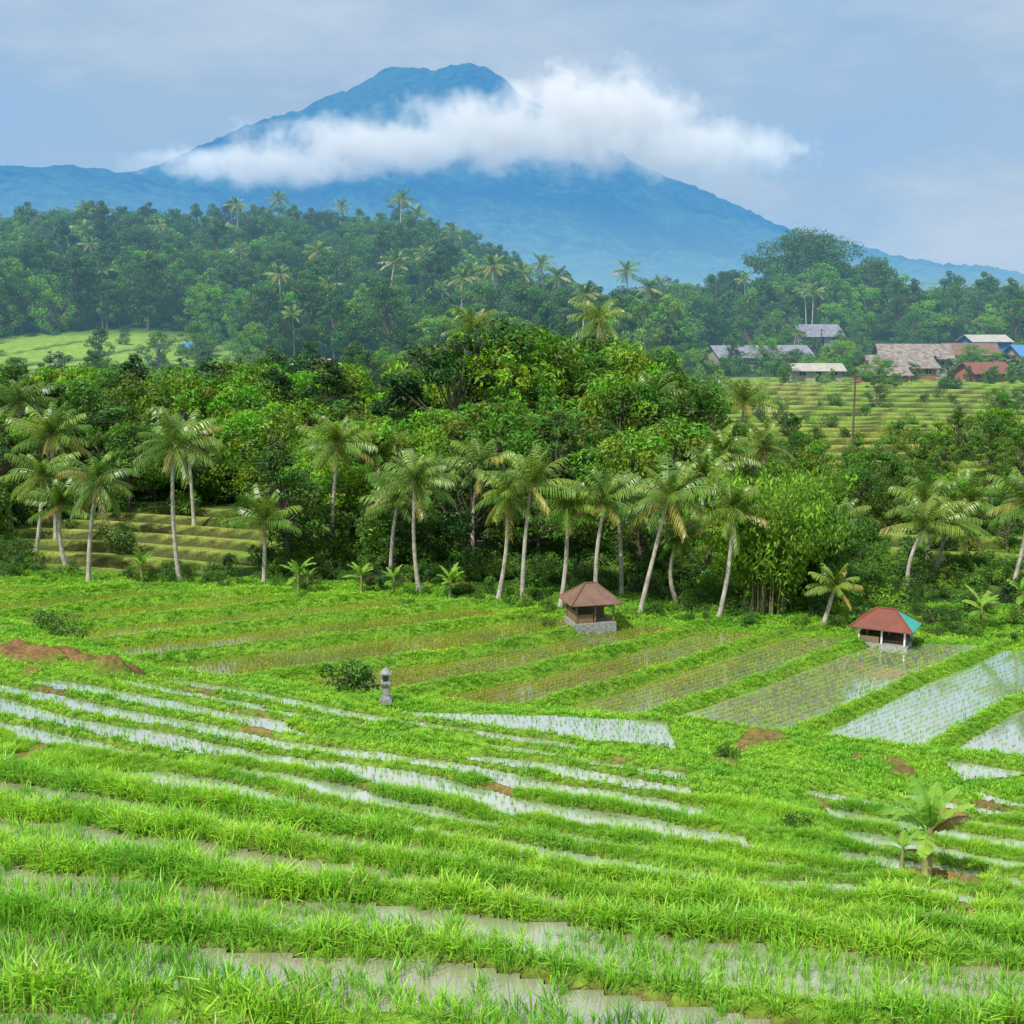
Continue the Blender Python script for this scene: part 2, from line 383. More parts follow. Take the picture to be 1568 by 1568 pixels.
# ------------------------------------------------------------ trees
def leafblob(b,c,rad,n,size,colr,r,flat=.8,m=1,droop=0):
    d=r.normal(size=(n,3));d/=np.linalg.norm(d,axis=1)[:,None]
    rr=r.uniform(.35,1.0,n)**.5
    P=c+d*rr[:,None]*np.array([rad,rad,rad*flat])
    nrm=d*.7+r.normal(size=(n,3))*.55+np.array([0,0,.5]);nrm/=np.linalg.norm(nrm,axis=1)[:,None]
    t=np.cross(nrm,r.normal(size=(n,3)));t/=np.linalg.norm(t,axis=1)[:,None]
    if droop: t=t+np.array([0,0,-droop]);t/=np.linalg.norm(t,axis=1)[:,None]
    s=np.cross(nrm,t);L=size*r.uniform(.6,1.3,n)[:,None];W=L*.42
    V=np.stack([P-t*L*.5,P+s*W*.5+nrm*L*.08,P+t*L*.5-np.array([0,0,.15])*L,P-s*W*.5+nrm*L*.08],1)
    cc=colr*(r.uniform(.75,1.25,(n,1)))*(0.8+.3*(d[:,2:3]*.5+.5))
    b.add(V.reshape(-1,3),np.arange(4*n).reshape(-1,4),m,np.repeat(cc,4,0))
def tree(name,seed,H,R,cb,nclump,nleaf,size,base=(.05,.12,.018),flat=.75,droop=0,link=False,C=None):
    r=np.random.default_rng(seed);b=B()
    lean=r.normal(0,.04,2)
    P=[np.array([lean[0]*h,lean[1]*h,h]) for h in np.linspace(-.5,H*.8,7)]
    tr=H*.02+.04
    b.tube(P,np.linspace(tr,tr*.25,7),7,0)
    for i in range(nclump):
        th=r.uniform(0,6.283);u=r.uniform(0,1);zz=cb+(1-cb)*u
        env=math.sin(math.pi*min(1,max(.03,(u*.82+.14))))**.7
        rr=R*env*r.uniform(.35,1.15)
        c=np.array([rr*math.cos(th)+lean[0]*H*zz,rr*math.sin(th)+lean[1]*H*zz,H*zz*r.uniform(.92,1.08)])
        br=R*r.uniform(.17,.32)
        hz0=H*(cb*.5+.45*zz)*.9
        st=np.array([lean[0]*hz0,lean[1]*hz0,min(hz0,H*.78)])
        b.tube([st,mix(st,c,.5)+np.array([0,0,-.03*H]),c],[tr*.35,tr*.2,tr*.08],4,0)
        cc=np.array(base)*np.array([r.uniform(.7,1.4),r.uniform(.75,1.3),r.uniform(.6,1.2)])
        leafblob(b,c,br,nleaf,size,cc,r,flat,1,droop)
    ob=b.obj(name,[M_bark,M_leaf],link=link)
    if C: C.objects.link(ob)
    return ob
C_tree=coll('tree_kinds')
TM=[]
specs=[(10,3.9,.25,50,85,.40,(.085,.20,.022),.75,0),(11,2.8,.2,42,85,.38,(.065,.17,.03),.9,0),(9,4.6,.35,48,85,.40,(.10,.22,.022),.55,0),
 (12,3.2,.3,44,85,.42,(.05,.13,.028),.8,0),(8,3.6,.1,46,85,.34,(.12,.24,.025),.8,.4),(10,2.1,.15,36,80,.34,(.13,.24,.035),1.0,.3),(11,4.4,.3,28,110,.46,(.045,.12,.028),.6,0)]
for i,s in enumerate(specs):
    TM.append(tree('t%d'%i,100+i,s[0],s[1],s[2],s[3],s[4],s[5],s[6],s[7],s[8],C=C_tree))
def palm(name,x,y,H,lean=(0,0),fl=3.0,nf=22,seed=0,link=True,C=None,young=False,zb=None):
    r=np.random.default_rng(seed+900);b=B()
    top=np.array([lean[0],lean[1],H])
    P=[];R=[]
    bow=r.normal(0,.25)
    for t in np.linspace(0,1,12):
        P.append(np.array([lean[0]*t**1.6+bow*math.sin(math.pi*t),lean[1]*t**1.6,-.4+(H+.4)*t]));R.append(.145-.05*t+(.12*(1-t*9) if t<.11 else 0)+r.uniform(-.006,.006))
    R[-1]=.13;R[-2]=.12
    b.tube(P,R,8,0)
    dropy=r.uniform(.85,1.2)
    for i in range(nf):
        az=i*2.39996+r.normal(0,.25);f=i/nf
        el=math.radians(82-118*dropy*f**.95+r.normal(0,10))
        L=fl*r.uniform(.8,1.12)*(.7+1.2*f if f<.25 else 1.02)
        o=np.array([math.cos(az),math.sin(az),0])
        side=np.array([-o[1],o[0],0])
        p=top.copy();pts=[p.copy()];dirs=[];e=el;K=11
        for k in range(K):
            d=o*math.cos(e)+np.array([0,0,math.sin(e)]);dirs.append(d);p=p+d*L/K;pts.append(p.copy());e-=(.045+.085*(k/K)**1.3)*(1.15-.55*f)*dropy
            e=max(e,-1.45)
        dirs.append(dirs[-1])
        old=max(0,(f-.72)/.28)
        c0=mix(np.array([.09,.21,.03]),np.array([.20,.31,.045]),r.random())
        if r.random()<.75*old+.04: c0=mix(c0,np.array([.38,.30,.08]),r.uniform(.4,1))
        b.tube(pts,np.linspace(.04,.01,K+1),4,1,np.array([.28,.31,.08]))
        nl=24;V=[];C0=[]
        for sgn in (-1,1):
            for j in range(nl):
                t=.1+.9*(j+r.uniform(-.3,.3))/nl;t=min(max(t,.08),.995)
                kk=t*K;ki=int(kk);bp=pts[ki]+(pts[min(ki+1,K)]-pts[ki])*(kk-ki);d=dirs[ki]
                ll=.26*L*math.sin(math.pi*(.12+.8*t))**.6*r.uniform(.8,1.15)
                dr=sgn*side*.7+d*.6+np.array([0,0,-.3-.5*r.random()-.3*old])
                dr/=np.linalg.norm(dr)
                w=d*.042
                mid=bp+dr*ll*.5+np.array([0,0,.02]);tip=bp+dr*ll*.95+np.array([0,0,-.28*ll])
                V+= [bp-w*.7,bp+w*.7,mid+w*.9,mid-w*.9,tip+w*.15,tip-w*.15]
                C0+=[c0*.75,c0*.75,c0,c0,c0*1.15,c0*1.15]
        nq=len(V)//6;ar=np.arange(nq)[:,None]*6
        Qs=np.concatenate([ar+np.array([0,1,2,3]),ar+np.array([3,2,4,5])])
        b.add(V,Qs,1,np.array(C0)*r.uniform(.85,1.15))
    for i in range(7 if not young else 0):
        a=r.uniform(0,6.28);c=top+np.array([.25*math.cos(a),.25*math.sin(a),-.2-.2*r.random()])
        b.tube([c+np.array([0,0,-.13]),c+np.array([0,0,-.08]),c,c+np.array([0,0,.09]),c+np.array([0,0,.13])],[.02,.1,.13,.1,.02],6,1,(.36,.33,.08))
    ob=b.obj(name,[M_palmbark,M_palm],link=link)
    if C: C.objects.link(ob)
    ob.location=(x,y,(gz(x,y) if zb is None else zb))
    return ob
palms=[(-25.2,72,-.134,.8,2.7),(-19.9,72.5,-.104,-.1,2.9),(-15.0,73,-.168,.1,2.4),(-11.9,80,-.104,.5,2.7),(-5.5,72,-.135,-.2,2.9),
 (-2.3,78,-.122,.3,2.7),(-.85,71,-.143,.6,2.5),(.6,70,-.138,.5,2.8),(2.75,69.6,-.156,.4,2.4),(4.9,69.4,-.152,.4,2.6),(6.6,73,-.150,-.3,2.5),
 (7.3,69.0,-.146,1.5,2.8),(11.8,69,-.158,.6,2.6),(9.9,71,-.18,-.2,2.0),(17.4,67.6,-.222,.7,1.6),(25.6,78,-.170,1.0,2.7),(28.2,81,-.168,.6,2.7),
 (31.3,76,-.152,.8,2.8),(-31.5,84,-.096,.2,2.9),(-31,79,-.131,.6,2.7),(-24,92,-.10,-.3,2.8),(-10.0,88,-.112,.4,2.5),(9.2,135,-.004,.2,4.0),(-4.4,130,-.012,.3,3.6),
 (20,100,-.106,.5,3.0),(21,115,-.070,.6,3.2),(13,108,-.065,-.5,3.0),(34,92,-.15,.5,2.8),(-40,100,-.07,.4,2.9),(24,90,-.165,.3,2.5),(-27.5,75,-.155,-.4,2.4),(-7.6,76,-.15,.5,2.5),(29.5,86,-.15,-.4,2.7),
 (12.5,82,-.13,.4,2.6),(15.5,92,-.11,.3,2.8),(4,90,-.115,.3,2.7)]
for i,(px,py,tz,ln,fl) in enumerate(palms):
    g0=gz(px,py);H=tz*py-g0
    palm('coconut_palm',px,py,H,(ln,random.uniform(-.5,.5)),fl,20 if fl<2 else 25,i,young=(H<4),zb=g0)
for i in range(2): palm('z_palm%d'%i,0,0,12+2*i,(.5,0),2.7,20,60+i,link=False,C=C_tree,zb=0)
def blocked(x,y):
    if ((x+24)/11)**2+((y-87)/12)**2<1: return True
    az=x/y
    if az>.17: return random.random()<(.88 if y<92 else .3 if y<128 else .97)
    if 120<y<300 and ((x+98)/46)**2+((y-240)/55)**2<1: return True
    if ((x+36)/16)**2+((y-212)/40)**2<1: return True
    return False
placed=[]
def inst(me,name,x,y,s,sz=None,zo=-.1):
    ob=bpy.data.objects.new(name,me);scene.collection.objects.link(ob)
    ob.location=(x,y,gz(x,y)+zo);ob.scale=(s,s,sz or s);ob.rotation_euler=(0,0,random.uniform(0,6.28));return ob
cnt=0;tries=0
while cnt<175 and tries<6000:
    tries+=1
    y=random.uniform(76,135);x=random.uniform(-.47,.47)*y
    if blocked(x,y): continue
    if any((x-a)**2+(y-b)**2<3.4**2 for a,b in placed): continue
    placed.append((x,y));cnt+=1
    t=random.choice([0,1,2,3,4,5,6,0,2,4])
    h=random.uniform(4.8,8.0) if y<84 else random.uniform(6,9.8) if y<105 else random.uniform(7,11)
    if -.06<x/y<.13 and y>105: h+=3.2
    if x/y>.15: h*=.58
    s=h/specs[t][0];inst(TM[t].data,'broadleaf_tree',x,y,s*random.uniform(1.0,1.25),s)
def bamboo(name,x,y,H,R,seed,n=70):
    r=np.random.default_rng(seed);b=B()
    for i in range(n):
        a=r.uniform(0,6.28);o=np.array([math.cos(a),math.sin(a),0]);r0=R*.35*math.sqrt(r.random());out=R*r.uniform(.2,.9);h=H*r.uniform(.5,1.08)
        P=[o*(r0+out*t**2.2)+np.array([0,0,h*(t-.16*t**4)]) for t in np.linspace(0,1,8)]
        b.tube(P,np.linspace(.05,.012,8),5,0)
        cc=np.array([.14,.28,.025])*r.uniform(.7,1.4)
        for t in r.uniform(.35,1,9):
            p=P[min(7,int(t*7.99))]+r.normal(0,.25,3)
            leafblob(b,p,.55*R/3,22,.34,cc*r.uniform(.8,1.2),r,.8,1,.9)
    ob=b.obj(name,[solid(name+'_culms',(.22,.22,.09),(.1,.1,.04),4),M_leaf]);ob.location=(x,y,gz(x,y)-.1);return ob
bamboo('bamboo_clump',15.0,71,8.8,3.9,1,90);bamboo('bamboo_clump',18.8,73.5,6.6,2.8,2,50)
C_shrub=coll('shrub_kinds')
for i in range(4):
    r=np.random.default_rng(300+i);b=B();base=[(.07,.17,.022),(.05,.12,.022),(.10,.20,.025),(.055,.14,.03)][i]
    for j in range(12):
        c=np.array([r.normal(0,.5),r.normal(0,.5),r.uniform(.25,1.2)])
        b.tube([(0,0,0),c*.5,c],[.03,.02,.01],4,0)
        leafblob(b,c,.42,55,.2,np.array(base)*r.uniform(.7,1.4),r)
    ob=b.obj('shrub_%d'%i,[M_bark,M_leaf],link=False);C_shrub.objects.link(ob)
n=1000
y=rng.uniform(66,84,n);x=rng.uniform(-.47,.47,n)*y
k=(y>yT(x)+.8)&(((x+24)/11)**2+((y-87)/13)**2>1)&~((x/y>.2)&(rng.random(n)<.3))
s=rng.uniform(.3,.75,k.sum())*np.interp(y[k]-yT(x[k]),[1,3,8],[.75,.9,1.5])
scatter('undergrowth',np.stack([x[k],y[k],ground(x[k],y[k])-.05],1),rots(k.sum(),.1),np.stack([s,s,s],1),C_shrub,4)
n=2800
y=rng.uniform(80,300,n);x=rng.uniform(-.48,.48,n)*y
fm=fieldmask(x,y)
k=(rng.random(n)<np.where(fm>.3,np.where(y<130,np.where(x<0,.08,.4),.14),.8))
s=rng.uniform(.8,2.6,k.sum())*np.where(fm[k]>.3,.6,1)
scatter('hillside_shrubs',np.stack([x[k],y[k],ground(x[k],y[k])-.05],1),rots(k.sum(),.1),np.stack([s,s,s],1),C_shrub,4)
n=5600
y=np.sqrt(rng.uniform(130**2,470**2,n));x=rng.uniform(-.52,.52,n)*y
az=x/y
k=~((((x+98)/46)**2+((y-242)/52)**2)<1)&~((((x+36)/16)**2+((y-212)/40)**2)<1)
dens=np.where(y<240,.26,.72)
dens=np.where((az>.15)&(y<300),.05,dens);dens=np.where((az>.15)&(y>=300),.38,dens)
k&=rng.random(n)<dens
vx=np.array([46,52,60,64,69,80,84,90,93,99,113,63,86,58,76,100,66,82,95,110,70,61,49,87,-70,-62,-60,-80,72,78,91,-75,-84,-66]);vy=np.array([262,258,262,229,228,236,228,224,250,254,254,214,252,235,289,262,250,262,238,250,229,217,220,226,246,245,240,240,224,222,226,205,210,200])
x=np.concatenate([x[k],vx]);y=np.concatenate([y[k],vy]);n=len(x)
h=np.where(y<240,rng.uniform(.6,1.0,n),rng.uniform(.7,1.55,n));h=np.where((x/y>.13)&(y<300),h*.5,h);h=np.where((x<-40)&(y<250),h*.75,h)
idx=np.where(rng.random(n)<.035,rng.integers(7,9,n),rng.integers(0,7,n))
scatter('forest',np.stack([x,y,ground(x,y)-.3],1),rots(n,.03),np.stack([h*1.1,h*1.1,h],1),C_tree,9,idx)
big=tree('banyan_tree',501,22,15,.2,110,150,.95,(.045,.11,.04),.6,0,link=True);big.location=(82,350,gz(82,350)-.5)
t2=tree('banyan_tree',502,17,9,.2,50,130,.9,(.05,.12,.04),.7,0,link=True);t2.location=(99,345,gz(99,345)-.5)
t3=tree('banyan_tree',503,15,9,.25,50,130,.9,(.05,.12,.04),.7,0,link=True);t3.location=(62,352,gz(62,352)-.5)
b=B();r=np.random.default_rng(77);b.tube([(0,0,0),(0,0,12),(.2,0,22)],[.4,.3,.1],6,0)
for zz,rr in ((13,3),(16,3.4),(18.5,4.0),(21,4.2)):
    for a in np.linspace(0,6.28,8)[:-1]:
        o=np.array([math.cos(a+zz),math.sin(a+zz),0]);e=o*rr*r.uniform(.6,1.1)+np.array([0,0,zz+.8+r.normal(0,.4)]);b.tube([(0,0,zz-.5),e],[.1,.04],4,0)
        leafblob(b,e,1.2,60,.6,np.array([.05,.13,.04]),r,.5)
ob=b.obj('araucaria_tree',[M_bark,M_leaf]);ob.location=(-36,405,gz(-36,405));ob.scale=(.9,.9,.92)
M_ban=leafmat('banana_leaf',.4,((.9,.9,.9),(1.1,1.1,1.0)),False,.35)
M_banstem=solid('banana_stem',(.2,.24,.08),(.22,.15,.06),5)
def banana(name,x,y,s,seed,n=9):
    r=np.random.default_rng(seed);b=B()
    b.tube([(0,0,-.1),(0,0,.5),(.03,0,1.3)],[.12,.10,.05],8,0,(1,1,1))
    for i in range(n):
        az=i*2.4+r.normal(0,.3);o=np.array([math.cos(az),math.sin(az),0]);sd=np.array([-o[1],o[0],0]);e=math.radians(r.uniform(58,88) if i<n*.65 else r.uniform(25,45))
        L=r.uniform(1.1,1.6);p=np.array([0,0,1.2-.25*i/n]);K=12;pts=[p.copy()];
        for k in range(K):
            p=p+(o*math.cos(e)+np.array([0,0,math.sin(e)]))*L/K;pts.append(p.copy());e-=.07+.06*r.random()
        c=mix(np.array([.14,.34,.035]),np.array([.28,.46,.06]),r.random())
        if i==n-1: c=np.array([.2,.14,.05])
        b.tube(pts,np.linspace(.028,.008,K+1),4,1,c*1.2)
        for sg in (-1,1):
            for k in range(2,K):
                t=(k-2)/(K-2);t2=(k-1)/(K-2)
                wA=.19*math.sin(math.pi*min(.97,.08+.9*t))**.6*r.uniform(.85,1.1);wB=.19*math.sin(math.pi*min(.97,.08+.9*t2))**.6*r.uniform(.85,1.1)
                dz=np.array([0,0,-r.uniform(.15,.7)])
                b.add([pts[k],pts[k]+sg*sd*wA+dz*wA,pts[k+1]*.97+pts[k]*.03+sg*sd*wB+dz*wB,pts[k+1]],[(0,1,2,3)],1,c*r.uniform(.85,1.15))
    ob=b.obj(name,[M_banstem,M_ban]);ob.location=(x,y,gz(x,y));ob.scale=(s,s,s);return ob
banana('banana_plant',9.2,25.8,1.05,1);banana('banana_plant',8.7,26.0,.5,2,6)
for i,(bx,by,s) in enumerate([(-12.4,70.2,1.0),(-12,71,.7),(-3.6,70.4,.9),(-6.9,70.6,.7),(-.3,84,2.2),(8,100,2.2),(11,101,2.4),(14,99,2.2),(9.5,104,2.4),(-22,72,.9),(26.5,68,1.1),(30,71,1.2),(-8.8,70.6,.9)]):
    banana('banana_plant',bx,by,s,10+i)
for i,(bx,by,s,k) in enumerate([(-21.5,57.5,.9,0),(-20,56.5,.7,1),(-18.6,56,.75,2),(-17.2,55,.6,0),(-22.8,58.6,.8,3),(-10.2,50.2,1.15,2),(-7.0,48.3,.85,1),(-6.2,48.1,1.0,3),(-5.6,48.3,.9,1),(-7.8,48.9,.7,3),(-4.3,48.4,.8,1),
    (7.3,40.6,.5,2),(7.4,30.2,.38,1),(2,65.5,.5,0),(.9,66.2,.4,2),(-6,68.6,.35,1),(-8.9,49.8,.6,0),(21.8,64.8,.35,2),(-14.2,47.4,.4,2),(6.4,37.2,.35,0)]):
    inst(C_shrub.objects[k].data,'bush',bx,by,s)
# ------------------------------------------------------------ buildings
M_tile=roofmat('terracotta_tiles',(.27,.15,.10),(.16,.095,.07),4.2,'X')
M_rust=roofmat('rusty_sheet',(.30,.085,.06),(.20,.08,.055),5,'X')
M_teal=roofmat('teal_sheet',(.04,.48,.36),(.06,.55,.42),5,'Y',.4)
M_grey=roofmat('grey_sheet',(.16,.17,.21),(.30,.31,.35),1.5,'X')
M_brownr=roofmat('weathered_tiles',(.15,.11,.10),(.38,.33,.28),1.6,'X')
M_pale=roofmat('pale_sheet',(.5,.48,.42),(.34,.32,.28),1.6,'X')
M_blue=solid('blue_paint',(.08,.25,.55));M_wall=solid('plaster',(.42,.38,.32),(.26,.22,.18),1.5)
M_redw=solid('brick_wall',(.36,.15,.09),(.25,.11,.07),2);M_dark=solid('dark_opening',(.02,.02,.02),(.03,.03,.03))
M_wood=solid('wood',(.25,.17,.1),(.13,.09,.05),8);M_stone=solid('stone',(.36,.37,.36),(.15,.16,.14),7,.9,.5);M_white=solid('white_paint',(.72,.72,.68),(.5,.5,.46),6)
def empty(name,x,y,z,rz=0):
    e=bpy.data.objects.new(name,None);scene.collection.objects.link(e);e.location=(x,y,z);e.rotation_euler=(0,0,rz);return e
def slab(b,P,t,m=0):
    P=np.array(P,float);D=P-np.array([0,0,t]);b.add(np.concatenate([P,D]),[(0,1,2,3),(7,6,5,4),(0,4,5,1),(1,5,6,2),(2,6,7,3),(3,7,4,0)],m)
def hiproof(e,w,d,z0,z1,rl,mats,sidemat=0):
    a,c=w/2,d/2;r=rl/2;b=B()
    slab(b,[(-a,-c,z0),(a,-c,z0),(r,0,z1),(-r,0,z1)],.05,0)
    slab(b,[(a,c,z0),(-a,c,z0),(-r,0,z1+.002),(r,0,z1+.002)],.05,0)
    slab(b,[(a,-c,z0+.003),(a,c,z0+.003),(r+.01,0.02,z1),(r+.01,-.02,z1)],.05,sidemat)
    slab(b,[(-a,c,z0+.003),(-a,-c,z0+.003),(-r-.01,-.02,z1),(-r-.01,.02,z1)],.05,0)
    b.obj('roof',mats,parent=e)
    b=B();k=.045
    b.tube([(-r,0,z1+.03),(r,0,z1+.03)],[k,k],6)
    for sx in (-1,1):
        for sy in (-1,1): b.tube([(sx*r,0,z1+.03),(sx*a,sy*c,z0+.03)],[k,k],6)
    b.obj('ridge_caps',[mats[0]],parent=e)
def fieldhut(name,x,y,w,d,he,hr,rl,rz,mats,sm,wallm,sc,zo=0):
    e=empty(name,x,y,gz(x,y)+.02+zo,rz);e.scale=(sc,sc,sc)
    b=B();b.box((0,0,-.05),(w*.82,d*.82,.84));b.obj('plinth',[M_stone],parent=e)
    b=B()
    for sx in (-1,0,1):
        for sy in (-1,1): b.box((sx*w*.36,sy*d*.36,.37+(he-.37)/2),(.1,.1,he-.37))
    b.box((0,-d*.36,he-.02),(w*.82,.08,.1));b.box((0,d*.36,he-.02),(w*.82,.08,.1))
    b.obj('posts',[M_white if sm else M_wood],parent=e)
    b=B();b.box((-w*.19,-d*.36+.01,.37+(he-.37)*.22),(w*.3,.05,(he-.37)*.44));b.box((0,d*.36-.01,.37+(he-.37)*.5),(w*.68,.05,(he-.37)*.92));b.box((-w*.36+.01,0,.37+(he-.37)*.3),(.05,d*.6,(he-.37)*.6))
    b.obj('walls',[wallm],parent=e)
    b=B();b.box((.1,0,.45),(w*.55,d*.4,.12));b.obj('bench',[M_wood],parent=e)
    hiproof(e,w,d,he,hr,rl,mats,sm)
fieldhut('field_hut',4.25,65.6,3.35,2.8,1.6,2.7,.7,.25,[M_tile],0,M_wood,.86,-.15)
fieldhut('field_shelter',20.2,65.0,3.7,2.8,1.3,2.3,1.1,-.5,[M_rust,M_teal],1,M_wood,.9,-.1)
b=B();z=0
for w,h,t in ((.62,.25,1),(.5,.12,.9),(.34,.6,.9),(.5,.1,1.15),(.56,.08,1),):
    b.box((0,0,z+h/2),(w,w,h),0,(1,1,1),t);z+=h+.002
b.box((0,.12,z+.2),(.34,.1,.4));b.box((-.15,-.03,z+.2),(.05,.2,.4));b.box((.15,-.03,z+.2),(.05,.2,.4));z+=.402
b.box((0,0,z+.04),(.6,.6,.08));b.box((0,0,z+.18),(.52,.52,.2),0,(1,1,1),.35);b.box((0,0,z+.36),(.12,.12,.16),0,(1,1,1),.3)
ob=b.obj('stone_shrine',[M_stone]);ob.location=(-4.9,46.4,gz(-4.9,46.4)-.05);ob.scale=(.75,.75,.75)
def house(name,x,y,w,d,he,hr,rz,roof,wall,nw=4,lift=0):
    e=empty(name,x,y,gz(x,y)+lift-.3,rz)
    b=B();b.box((0,0,he/2-1),(w,d,he+2));
    b.obj('walls',[wall],parent=e)
    b=B();a=w/2-.02;V=[(-a,-d/2,he),(-a,d/2,he),(-a,0.01,hr-.1),(-a,-.01,hr-.1),(a,-d/2,he),(a,d/2,he),(a,.01,hr-.1),(a,-.01,hr-.1)]
    b.add(V,[(0,1,2,3),(4,7,6,5)]);b.obj('gables',[wall],parent=e)
    b=B();o=.7;a=w/2+o;c=d/2+o;zz=he-(hr-he)*o/(d/2)
    slab(b,[(-a,-c,zz),(a,-c,zz),(a,0,hr),(-a,0,hr)],.1);slab(b,[(a,c,zz),(-a,c,zz),(-a,0,hr+.003),(a,0,hr+.003)],.1);b.obj('roof',[roof],parent=e)
    b=B()
    for i in range(nw):
        xx=-w/2+w*(i+.5)/nw
        if i==nw//2: b.box((xx,-d/2-.01,1.15),(1.0,.06,2.1))
        else: b.box((xx,-d/2-.01,1.6),(1.1,.06,1.1))
    b.obj('windows_and_door',[M_dark],parent=e)
    b=B()
    for i in range(nw):
        xx=-w/2+w*(i+.5)/nw
        if i!=nw//2: b.box((xx,-d/2-.03,1.02),(1.3,.12,.08));b.box((xx,-d/2-.035,1.6),(.06,.04,1.1))
    b.obj('window_frames',[M_white],parent=e)
house('farm_warehouse',53,268,20,12,2.4,4.6,.12,M_grey,M_wall,6,.6)
house('village_house',73,236,12,8,2.6,4.6,.1,M_brownr,M_redw,4,.6)
house('village_house',79,246,13,9,3,5.4,-.1,M_brownr,M_wall,5,1.2)
house('village_house',55,226,8.5,6,2.2,3.2,0,M_pale,M_wall,3,.4)
house('village_house',66,222,8,5,2.0,3.0,.1,M_brownr,M_redw,3,0)
house('village_house',103,272,8,7,4.6,5.8,.1,M_pale,M_blue,3,1.0)
house('village_house',96,262,10,7,2.6,4.6,-.1,M_tile,M_wall,4,1.)
house('village_house',109,260,10,7,2.6,4.6,.2,M_blue,M_wall,4,1.)
house('village_house',73,300,10,7,2.6,5,.2,M_grey,M_wall,3,1.5)
house('village_house',88,232,8,6,2.2,3.8,.3,M_rust,M_redw,3,.2)
house('village_house',-66,262,5,4,2.0,3.0,0,M_blue,M_wall,2,.3)
house('village_house',-39,240,7,5,2.0,2.8,0,M_pale,M_blue,2,.3)
house('garden_shed',17.6,108,2.0,2.2,1.8,2.4,.9,M_pale,M_blue,2,2.8)
house('village_house',-51,400,8,6,3,6,0,M_rust,M_wall,2,4)
for i,(px,py,h) in enumerate([(36.5,132,9.5),(62,250,9),(120,270,9)]):
    e=B();e.tube([(0,0,0),(0,0,h)],[.13,.08],8);e.box((0,0,h-.5),(1.6,.1,.12));e.box((0,0,h-1.1),(1.2,.1,.1))
    for q in (-.7,-.3,.3,.7): e.tube([(q,0,h-.44),(q,0,h-.3)],[.05,.03],6)
    ob=e.obj('utility_pole',[M_bark]);ob.location=(px,py,gz(px,py))
# ------------------------------------------------------------ mountain & distant hills
m,nt=newmat('mountain_forest');M_mtn=m
geo=N(nt,'ShaderNodeNewGeometry')
n1=noise(nt,.018,7,geo.outputs['Position'],.8)
n3=noise(nt,.0022,3,geo.outputs['Position'],.6)
c=mixc(nt,maprange(nt,n1,.42,.6),(.005,.02,.01),(.16,.28,.10))
c=mixc(nt,maprange(nt,n3,.4,.65),c,mixc(nt,.5,c,(.2,.32,.16)))
df=N(nt,'ShaderNodeBsdfDiffuse');nt.links.new(c,df.inputs[0]);paint_haze(nt,df.outputs[0],.88,950.)
def heightmesh(name,xs,ys,fn,mat):
    X,Y=np.meshgrid(xs,ys);x=X.ravel();y=Y.ravel();z=fn(x,y);nx=len(xs);ny=len(ys)
    ii=np.arange(ny-1)[:,None]*nx+np.arange(nx-1)[None,:]
    Q=np.stack([ii,ii+1,ii+nx+1,ii+nx],-1).reshape(-1,4)
    return mk(name,np.stack([x,y,z],1),Q,[mat],smooth=True)
az=[-1.1,-.6,-.42,-.33,-.279,-.237,-.195,-.165,-.149,-.12,-.103,-.092,-.075,-.063,-.052,-.038,-.028,-.016,-.009,.0,.02,.06,.1,.162,.23,.319,.407,.55,.9]
sl=[.02,.06,.09,.108,.121,.139,.156,.163,.171,.182,.191,.1955,.1955,.193,.195,.198,.197,.1945,.189,.181,.168,.144,.122,.097,.0665,.046,.034,.02,.005]
def mt(x,y):
    P=np.interp(x/6000,az,sl)*6000
    t=np.abs(6000-y)/np.where(y<6000,3300,4200)
    f=np.clip(1-t,0,1)**1.45
    rid=1-np.abs(fbm(x*1.25,y*.55,620,4,60))*2
    z=P*f+(rid-.4)*85*np.clip(t*5,0,1)*np.clip(f*3,0,1)+fbm(x,y,60,3,63)*14*np.clip(f*4,0,1)+fbm(x,y,26,2,64)*13*np.clip(f*4,0,1)
    return z-40
heightmesh('mountain',np.arange(-5200,5600,18.),np.concatenate([np.arange(2650,5800,28.),np.arange(5800,6150,14.),np.arange(6150,9500,80.)]),mt,M_mtn)
def rg(x,y):
    P=np.interp(x/4000,[-1,-.6,-.42,-.34,-.30,-.248,-.2,-.163,-.1,0,.2,.5],[.12,.13,.1257,.124,.118,.103,.08,.058,.03,.012,.0,-.005])*4000
    t=np.abs(4000-y)/1700;f=np.clip(1-t,0,1)**1.2
    rid=1-np.abs(fbm(x,y*.6,380,4,70))*2
    return P*f+(rid-.4)*45*np.clip(t*5,0,1)*np.clip(f*3,0,1)+fbm(x,y,45,3,73)*15*np.clip(f*4,0,1)-38
heightmesh('distant_ridge',np.arange(-4000,1500,16.),np.arange(2300,5700,24.),rg,M_mtn)
def fh(x,y):
    P=np.interp(x/1300,[-.8,-.2,0,.1,.25,.4,.8],[.02,.02,.018,.024,.03,.034,.036])*1300
    t=np.abs(1300-y)/520;f=np.clip(1-t,0,1)**.8
    return (P+26+10*fbm(x,y,150,3,80))*f+fbm(x,y,16,3,81)*8*np.clip(f*3,0,1)-34
heightmesh('distant_hills',np.arange(-800,900,5.),np.arange(780,1850,6.),fh,M_mtn)
